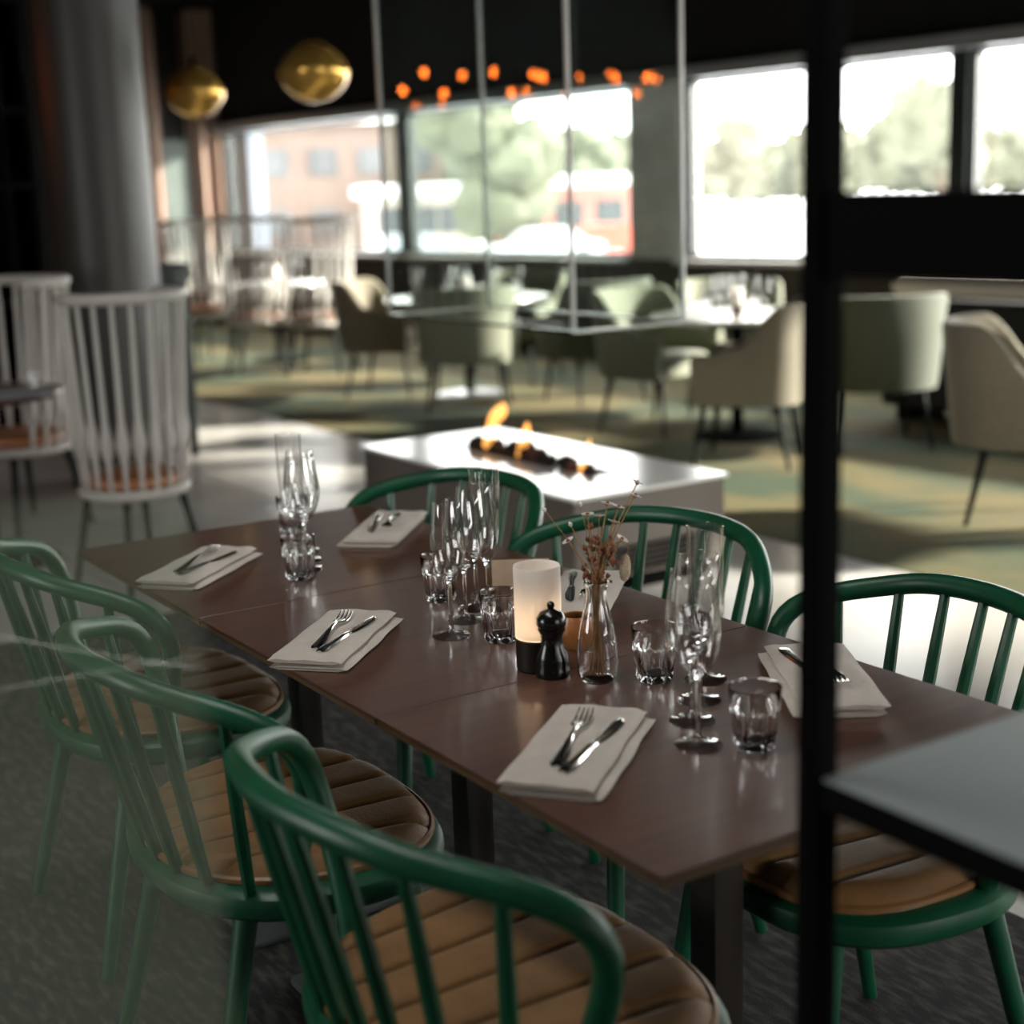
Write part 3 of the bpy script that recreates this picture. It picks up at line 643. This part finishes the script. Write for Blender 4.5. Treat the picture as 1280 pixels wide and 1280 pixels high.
MB().box(-.249, -.235, -.30, .69, .92, 1.61).build('mirror_panel', GBACK, sh, smooth=False)
for k in range(6):
    tag(obj('wine_glass', WINE, THIN, None, (-9.08 + .05 * (k % 2), 1.05 + k * .12, .91)), 'clear wine glass standing on the back-bar shelf', 'wine glass', 'glasses on the back-bar shelf').scale = (1.7, 1.7, 1.7)
for k, (yy, cl_) in enumerate(((1.66, (0.30, .15, .05)), (1.30, (.03, .08, .04)), (1.46, (.22, .19, .12)))):
    b = thing('bottle', ('amber', 'dark green', 'straw coloured')[k] + ' bottle on the upper back-bar shelf', 'bottle', (-9.05, yy, 1.67), 0)
    MB().lathe([(.0005, 0), (.040, 0), (.042, .01), (.042, .20), (.030, .24), (.015, .27), (.015, .33), (.0005, .331)], 16).build('body', M('bottle%d' % k, cl_, .1), b)
    MB().lathe([(.017, .325), (.017, .36), (.0005, .361)], 12).build('cap', BLACKM, b)

# curtains on the far left wall
CURT = M('brown_curtain', (0.23, 0.145, 0.105), 0.85, var=.3, scale=5, stretch=(1, 1, .15), sheen=.3)
for k, (ya, yb) in enumerate(((4.9, 6.22), (6.68, 7.12))):
    mb = MB(); N = int((yb - ya) / .03); F0 = []; B0 = []
    for i in range(N + 1):
        y = ya + (yb - ya) * i / N; x = XL + .16 + .05 * math.sin(y * 2 * PI / .21) + .02 * math.sin(y * 9.1); F0.append((x, y)); B0.append((x - .012, y))
    ring = F0 + B0[::-1]
    mb.loft([[Vector((x, y, .03)) for x, y in ring], [Vector((x * 1.0 + .01 * math.sin(y * 7), y, 1.2)) for x, y in ring], [Vector((x, y, CEIL - .06)) for x, y in ring]])
    tag(mb.build('curtain', CURT, None), ('brown pleated curtain on the far wall, left of the grey-green panel', 'narrow brown pleated curtain beside the leftmost window')[k], 'curtain', 'brown curtains')
PN = thing('wall_panel', 'pale grey-green panel hung between the brown curtains', 'panel', (XL + .02, 6.45, 0))
MB().box(0, .03, -.17, .17, .35, 2.32).build('panel_face', M('grey_green_panel', (0.10, 0.12, 0.11), 0.7, spec=.2, var=.15, scale=3), PN, smooth=False)
MB().box(0, .04, -.21, -.171, .31, CEIL - .1).build('panel_frame', WOODB, PN, smooth=False); MB().box(0, .04, .171, .21, .31, CEIL - .1).build('panel_frame', WOODB, PN, smooth=False)

# ------------------------------------------------------------------ spindle-back chairs
PALE = M('pale_grey_paint', (0.47, 0.445, 0.41), 0.5, var=.1, scale=10); COGN = M('cognac_leather', (0.34, 0.125, 0.042), 0.45, var=.25, scale=10)
DLEG = M('dark_leg', (0.007, 0.009, 0.008), 0.7, spec=.15)
def make_spindle_chair():
    t = empty('spindle_chair'); SZ = .40
    prof = [(.0005, SZ - .03), (.23, SZ - .03), (.250, SZ - .02), (.255, SZ), (.245, SZ + .012), (.0005, SZ + .014)]
    MB().lathe(prof, 32).build('seat', PALE, t)
    MB().lathe([(.0005, SZ + .014), (.215, SZ + .014), (.232, SZ + .03), (.225, SZ + .055), (.18, SZ + .068), (.0005, SZ + .07)], 32).build('cushion', COGN, t)
    A0, A1, NS = math.radians(-205), math.radians(25), 14
    rail = []
    for i in range(33):
        a = A0 + (A1 - A0) * i / 32; rail.append(Vector((.275 * math.cos(a), .265 * math.sin(a) - .02, 1.16)))
    MB().tube(rail, [.018] + [.023] * 31 + [.018], 8).build('top_rail', PALE, t)
    for k in range(NS):
        a = A0 + .06 + (A1 - A0 - .12) * k / (NS - 1)
        bt = Vector((.228 * math.cos(a), .228 * math.sin(a), SZ)); tp = Vector((.275 * math.cos(a), .265 * math.sin(a) - .02, 1.155))
        fs = [0, .08, .18, .23, .27, .31, .39, .6, 1.0]; rs = [.010, .0110, .0150, .0270, .0310, .0260, .0150, .0130, .0105]
        MB().tube([bt.lerp(tp, f) for f in fs], rs, 7).build('spindle', PALE, t)
    for sx in (-1, 1):
        for sy in (-1, 1): MB().tube([(sx * .215, sy * .215, 0), (sx * .15, sy * .15, SZ - .025)], [.012, .019], 8).build('leg', DLEG, t)
    return t
SP = [((-4.52, .985, .0), (-.9, -.25), .86, 'grey-white spindle-back chair at the left, its tall curved back to the camera'),
      ((-5.95, .93, .0), (.35, -.85), 1.0, 'pale spindle-back chair at the far left edge behind the brown table'),
      ((-12.6, 4.55, .004), (.9, .2), 1.14, 'white spindle-back chair left of the far table beside the curtain'),
      ((-11.15, 4.50, .004), (-.75, .55), 1.16, 'white spindle-back chair with its back to the camera at the far left table'),
      ((-10.64, 4.85, .004), (-.6, -.6), 1.14, 'white spindle-back chair right of the far table by the first window')]
ps = make_spindle_chair()
for i, (l, hdg, s, lab) in enumerate(SP):
    o = ps if i == 0 else copy_tree(ps); o.location = l; o.rotation_euler = (0, 0, heading(*hdg)); o.scale = (s, s, max(s, .99)); tag(o, lab, 'chair', 'white spindle-back chairs')

# ------------------------------------------------------------------ round tables
TOPW = M('pale_table_top', (0.66, 0.64, 0.60), 0.22, spec=.6); TOPB = M('brown_table_top', (0.075, 0.036, 0.022), 0.3, var=.3, scale=6); CHROME = M('brushed_base', (0.55, 0.56, 0.58), 0.3, metal=.9)
def round_table(name, x, y, r, mat, lab, base=CHROME, z0=.004):
    t = thing(name, lab, 'table', (x, y, z0))
    h = .74 - z0
    MB().lathe([(.0005, h - .03), (r - .02, h - .03), (r - .004, h - .022), (r, h - .012), (r - .003, h - .002), (r - .012, h), (.0005, h)], 48).build('tabletop', mat, t)
    MB().lathe([(.035, .02), (.035, h - .05), (.12, h - .03)], 20).build('pedestal', BLACKM, t)
    MB().lathe([(.0005, 0), (.27, 0), (.275, .006), (.26, .014), (.06, .026), (.03, .03)], 36).build('base', base, t)
    return t
T1 = (-8.45, 5.0, .62); T2 = (-5.55, 5.10, .52); T3 = (-2.25, 5.25, .55); T4 = (-5.30, .60, .36); T5 = (-11.95, 5.05, .50)
round_table('round_table', *T1, TOPW, 'round pale table laid with glasses behind the glass hood')
round_table('round_table', *T2, TOPW, 'round pale table with sunlit glasses left of the black post', BLACKM)
round_table('round_table', *T3, TOPW, 'round pale table cut off at the right picture edge')
round_table('round_table', *T4, TOPB, 'round dark brown table at the left picture edge', BLACKM, 0.0)
round_table('round_table', *T5, TOPW, 'round pale table among the far white spindle chairs', BLACKM)
pm_ = tag(MB().rbox(-.17, .17, -.12, .12, 0, .006, .01).build('placemat', M('grey_mat', (0.20, 0.20, 0.22), .8), None, loc=(-5.10, .72, .74)), 'grey placemat on the brown table at the left edge', 'placemat')
put(TUMB, 'tumbler', -5.32, .86, 'small glass on the brown table at the left edge', 'tumbler', None, s=.8)
rnd = random.Random(21)
CARDW = M('white_card', (.75, .74, .72), .8)
def lay(T, nm, n, seed, where):
    r2 = random.Random(seed); used = []
    while len(used) < n:
        a = r2.uniform(0, 2 * PI); rr = T[2] * r2.uniform(.15, .72); x, y = T[0] + rr * math.cos(a), T[1] + rr * math.sin(a)
        if math.hypot(x - T[0], y - T[1]) > .10 and all(math.hypot(x - u, y - v) > .085 for u, v in used): used.append((x, y))
    for i, (x, y) in enumerate(used):
        me, nn, ct = ((WINE, 'wine_glass', 'wine glass'), (TUMB, 'tumbler', 'tumbler'), (TULIP, 'wine_glass', 'wine glass'))[i % 3]
        put(me, nn, x, y, ('clear wine glass' if ct == 'wine glass' else 'short clear tumbler') + ' on ' + where, ct, ct.replace('wine glass', 'wine glasse') + 's on ' + where)
    t = thing('table_lantern', 'white candle lantern on ' + where, 'lantern', (T[0], T[1], .74))
    MB().lathe([(.0005, 0), (.035, 0), (.036, .045), (.0005, .046)], 20).build('base', WOODB, t); MB().lathe([(.036, .046), (.036, .16), (.034, .16), (.034, .047)], 20).build('shade', fr, t)
lay(T1, 't1', 12, 1, 'the round table behind the hood'); lay(T2, 't2', 11, 2, 'the round table left of the post'); lay(T5, 't5', 7, 3, 'the far spindle-chair table')

# ------------------------------------------------------------------ upholstered armchairs
OLIVE = M('olive_fabric', (0.042, 0.050, 0.026), 0.8, var=.15, scale=40, bump=.15, bscale=250, sheen=.3)
CREAM = M('cream_fabric', (0.17, 0.145, 0.095), 0.75, var=.12, scale=40, bump=.15, bscale=250, sheen=.3)
SAGE = M('sage_fabric', (0.15, 0.16, 0.105), 0.75, var=.12, scale=40, bump=.15, bscale=250, sheen=.3)
def make_armchair():
    t = empty('armchair')
    plan = crom([(-.285, .25, 0), (-.30, .08, 0), (-.275, -.14, 0), (-.17, -.255, 0), (0, -.285, 0), (.17, -.255, 0), (.275, -.14, 0), (.30, .08, 0), (.285, .25, 0)], 5)
    n = len(plan); rings = []
    for i, p in enumerate(plan):
        tg = (plan[min(i + 1, n - 1)] - plan[max(i - 1, 0)]).normalized(); nr = Vector((tg.y, -tg.x, 0))   # outward (away from the seat)
        if nr.dot(Vector((p.x, p.y + .0, 0))) < 0: nr = -nr
        k = max(0, min(1, (.02 - p.y) / .20)); k = k * k * (3 - 2 * k)
        top = .60 + .03 * (p.y < .1) + .22 * k; lean = .05 * k; bot = .335
        rr = []
        for (o, z) in ((.022, bot), (.030, bot + .05), (.032, (bot + top) / 2), (.028, top - .03), (.016, top - .006), (0, top), (-.016, top - .008), (-.026, top - .03), (-.028, (bot + top) / 2), (-.02, bot + .02)):
            q = p + nr * (o + lean * max(0, (z - .45) / .4)); rr.append(Vector((q.x, q.y, z)))
        rings.append(rr)
    MB().loft(rings).build('shell', None, t)
    rings = [[Vector((p.x, p.y, z)) for p in superell(.262, -.25, .275, 40, 3.0, 0, 0, ins)] for z, ins in ((.335, .02), (.345, 0), (.43, 0), (.455, .010), (.468, .035), (.472, .08))]
    MB().loft(rings).build('seat', None, t)
    for sx in (-1, 1):
        for y0, y1 in ((.20, .25), (-.16, -.23)): MB().tube([(sx * .255, y1, 0), (sx * .215, y0, .345)], [.010, .017], 8).build('leg', DLEG, t)
    return t
AR = [((-4.86, 4.58), (-.75, -.59), CREAM, 'beige armchair turned sideways just left of the black post'), ((-6.13, 4.95), (.97, .22), SAGE, 'sage armchair facing right beside the table left of the post'),
      ((-7.78, 4.58), (-.72, .55), SAGE, 'olive armchair with its back to the camera below the glass hood'), ((-8.98, 4.58), (.72, .68), CREAM, 'cream armchair left of the table behind the hood'),
      ((-7.45, 5.45), (-.9, .1), OLIVE, 'dark olive armchair right of the table behind the hood'), ((-4.76, 5.42), (-.8, .5), OLIVE, 'dark olive armchair right of the black post, back to the camera'),
      ((-3.0, 4.52), (.80, .60), CREAM, 'pale armchair at the right picture edge'), ((-6.35, 5.75), (.75, -.6), SAGE, 'sage armchair on the window side of the table left of the post'),
      ((-8.9, 5.75), (.4, -.8), SAGE, 'sage armchair on the window side of the table behind the hood')]
am = make_armchair()
for i, (l, hdg, mt, lab) in enumerate(AR):
    o = am if i == 0 else copy_tree(am); o.location = (l[0], l[1], .0045); o.rotation_euler = (0, 0, heading(*hdg)); o.scale = (1.07, 1.07, 1.03); tag(o, lab, 'armchair', 'upholstered armchairs')
    for ch in o.children:
        if ch.name.split('.')[0] in ('shell', 'seat'):
            if i: ch.data = ch.data.copy()
            ch.data.materials.clear(); ch.data.materials.append(mt)
# upholstered bench with a pale bolster under the right windows
BN = thing('bench', 'dark upholstered bench under the right windows', 'bench', (-3.2, 6.6, .004), math.atan2(.08, 1))
DKU = M('dark_upholstery', (0.016, 0.015, 0.014), .8)
MB().rbox(-2.2, 3.2, -.30, .30, .10, .46, .04, 3).build('seat', DKU, BN); MB().rbox(-2.2, 3.2, .14, .36, .46, .72, .04, 3).build('backrest', DKU, BN)
for x in (-2.1, .5, 3.1): MB().box(x - .04, x + .04, -.2, .2, 0, .10).build('leg', BLACKM, BN, smooth=False)

bl = thing('bolster', 'pale rounded bolster lying along the dark bench back at the right', 'bolster', (-5.13, 6.71, .8105), math.atan2(.08, 1))
MB().tube([(-.60, 0, 0), (-.585, 0, 0), (-.56, 0, 0), (0, 0, 0), (.9, 0, 0), (.925, 0, 0)], [.03, .065, .083, .080, .078, .04], 16).build('cover', M('pale_bolster', (.62, .54, .47), .8, bump=.2, bscale=120), bl)
MB().lathe([(.0835, -.004), (.086, 0), (.0835, .004)], 20, Matrix.Translation((-.53, 0, 0)) @ Matrix.Rotation(PI / 2, 4, 'Y')).build('seam', M('bolster_seam', (.45, .36, .30), .8), bl)

# ------------------------------------------------------------------ foreground: black partition frame, high table, glass screen
pf = thing('partition_frame', 'black metal partition with post, cross rail and blue-grey ledge in the right foreground', 'partition', (.267, -.035, 0))
MB().rbox(-.0135, .0135, -.0135, .0135, RZ, CEIL, .003, 2).build('post', BLACKM, pf)
MB().rbox(.0136, 1.9, -.011, .011, 1.402, 1.472, .003, 2).build('cross_rail', BLACKM, pf)
GT_ = M('blue_grey_laminate', (0.17, 0.20, 0.20), 0.36, var=.08, scale=3)
led = MB().rbox(.0136, 1.9, -.013, .86, .928, .957, .006, 2).build('ledge', BLACKM, pf)
tag(MB().rbox(.0146, 1.899, -.012, .859, .957, .9585, .006, 2).build('ledge_surface', GT_, led), 'smooth blue-grey ledge top')
for y in (0.0, .82): MB().rbox(1.9, 1.927, y - .0135, y + .0135, RZ, CEIL, .003, 2).build('post', BLACKM, pf)
GSC = pane_mat('painted_haze_glass', (0.93, 0.95, 0.93), .35, painted_haze=.13, haze_col=(.34, .38, .29))  # veil of reflected light painted as a diffuse tint in the pane
gs = thing('glass_screen', 'glass screen in the left foreground, its painted haze veiling the left chairs', 'glass screen', (0.484, -0.692, RZ))
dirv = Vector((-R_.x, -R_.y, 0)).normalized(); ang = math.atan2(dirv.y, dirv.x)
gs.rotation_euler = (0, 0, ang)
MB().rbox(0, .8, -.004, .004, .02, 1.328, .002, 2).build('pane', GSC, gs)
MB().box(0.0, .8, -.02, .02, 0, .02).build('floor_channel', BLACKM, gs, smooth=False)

# ------------------------------------------------------------------ outside
SNOW = M('snow', (0.80, 0.82, 0.84), .8, var=.06, scale=.05)
gr = MB().box(-320, 160, 9.4, 320, -1.6, -1.2); gr.box(-320, -18.4, -60, 9.4, -1.6, -1.2)
tag(gr.build('snow_ground', SNOW, None, smooth=False), 'snow-covered ground and frozen lake outside the windows', 'ground', kind='structure')
LEAF = [M('leaf%d' % i, c, .9, var=.35, scale=.8, bump=1, bscale=3) for i, c in enumerate(((0.128, 0.132, 0.092), (0.148, 0.145, 0.105), (0.112, 0.120, 0.090)))]
BARK = M('bark', (.07, .05, .035), .9)
def make_tree(seed, conifer):
    t = empty('tree'); r = random.Random(seed); mb = MB()
    if conifer:
        for k in range(7):
            z = 2.0 + k * 1.15; R = 2.3 * (1 - k / 7.6); rings = []
            for rr, zz in ((.05, z - .3), (R, z - .4), (R * .55, z + .5), (.08, z + 1.5)):
                rings.append([Vector((rr * math.cos(a) * (1 + .25 * noise.noise(Vector((a * 2, z, seed)))), rr * math.sin(a) * (1 + .25 * noise.noise(Vector((a * 2, z, seed + 5)))), zz + .25 * math.sin(a * 5 + k))) for a in [2 * PI * q / 14 for q in range(14)]])
            mb.loft(rings)
    else:
        for k in range(16):
            a = r.uniform(0, 2 * PI); q = r.uniform(0, 2.0); z = r.uniform(2.2, 7.2); s = r.uniform(1.0, 1.7)
            l = lump(s, s, s * .9, seed * 20 + k); mb.add([Vector(p) + Vector((q * math.cos(a), q * math.sin(a), z)) for p in l.v], l.f)
    mb.build('crown', LEAF[seed % 3], t); MB().tube([(0, 0, 0), (0, 0, 4.5)], [.25, .12], 8).build('trunk', BARK, t); return t
trees = [make_tree(s, s % 3 == 2) for s in range(6)]
def cam_ground(px, dep):
    d = F_ + R_ * ((px - 640) / 1867); return CAM + d * dep
rnd = random.Random(9); TR = []
px = 690.0; k = 0
while px < 1300: TR.append((px, 135 + 9 * ((k * 3) % 7) + rnd.uniform(0, 2), rnd.uniform(.88, 1.12))); px += rnd.uniform(15, 20); k += 1
TR += [(1165, 128, 1.35), (925, 127, 1.05)]
TR += [(625, 62, .95), (675, 72, .75), (590, 98, .80), (553, 112, .85), (735, 105, .85), (775, 112, .80), (830, 118, .8)]
names = ['distant green tree in the row across the snow', 'green tree outside behind the glass hood']
for i, (px, dep, s) in enumerate(TR):
    src = trees[i % 6] if dep > 120 else trees[(0, 1, 3, 4)[i % 4]]; o = src if i < 6 else copy_tree(src)
    p = cam_ground(px, dep); o.location = (p.x, p.y, -1.2); o.scale = (s, s, s); o.rotation_euler = (0, 0, rnd.uniform(0, 6))
    near = dep < 120; tag(o, names[1] if near else names[0], 'tree', 'trees behind the hood' if near else 'distant tree row')
def house(name, label, px, dep, w, d, h, wallc, roofc, nw, win=(0.06, 0.065, 0.07)):
    p = cam_ground(px, dep); t = thing(name, label, 'building', (p.x, p.y, -1.2), heading(-(p.x - CAM.x), -(p.y - CAM.y)) + .15)
    WM = M('wall_' + name + str(px), wallc, .8, var=.12, scale=.6)
    MB().box(-w / 2, w / 2, -d, 0, 0, h).build('wall', WM, t, smooth=False)
    MB().box(-w / 2 - .4, w / 2 + .4, -d - .4, .4, h, h + .5).build('roof', M('roof_' + str(px), roofc, .7), t, smooth=False)
    for fl_ in range(max(1, int(h // 3))):
        for k in range(nw):
            x = -w / 2 + w * (k + .5) / nw; wd = obj('window', MB().box(-.7, .7, 0, .06, 0, 1.3).mesh('window', False), M('house_window', win, .2), t, (x, .003, 1 + fl_ * 3))
            obj('window_bar', MB().box(-.03, .03, .06, .09, 0, 1.3).mesh('window_bar', False), M('white_frame', (.14, .14, .14), .5), wd)
    return t
house('apartment_building', 'brown brick building outside the leftmost window', 400, 80, 15, 9, 6.6, (0.095, 0.070, 0.058), (.7, .7, .7), 6)
house('red_building', 'low red building with a snowy roof outside behind the hood', 745, 76, 8, 8, 3.0, (0.46, 0.19, 0.16), (.8, .8, .8), 4)
house('low_building', 'pale low building outside behind the hood', 545, 74, 4.5, 6, 2.8, (0.42, 0.36, 0.31), (.75, .75, .75), 3)
ec = MB().rbox(-.55, .55, -.3, .3, 0, 4.6, .03).build('outdoor_pillar', M('blue_grey_cladding', (0.13, 0.15, 0.18), .6, var=.2, scale=2), None)
p = cam_ground(316, 25); ec.location = (p.x, p.y, -1.2); ec.rotation_euler = (0, 0, heading(p.x - CAM.x, p.y - CAM.y)); tag(ec, 'blue-grey outdoor pillar seen through the leftmost window', 'pillar')
CARP = [(0.55, .56, .58), (.5, .08, .05), (.25, .27, .3)]
for k, (px, dep) in enumerate(((690, 58), (760, 62), (520, 55))):
    p = cam_ground(px, dep); t = thing('parked_car', ('silver', 'red', 'grey')[k] + ' car parked on the snow outside', 'car', (p.x, p.y, -1.2), heading(p.x - CAM.x, p.y - CAM.y) + .2)
    mb = MB(); prof = [(-2.1, .35), (-2.1, .8), (-1.3, .95), (-.7, 1.42), (.8, 1.42), (1.5, .95), (2.1, .85), (2.1, .35)]
    mb.loft([[Vector((x, -.85, z)) for x, z in prof], [Vector((x, .85, z)) for x, z in prof]]).build('body', M('car_paint%d' % k, CARP[k], .25), t)
    for x in (-1.3, 1.3):
        for y in (-.8, .8): MB().lathe([(.0005, -.1), (.32, -.1), (.34, 0), (.32, .1), (.0005, .1)], 16, Matrix.Translation((x, y, .34)) @ Matrix.Rotation(PI / 2, 4, 'X')).build('wheel', BLACKM, t)
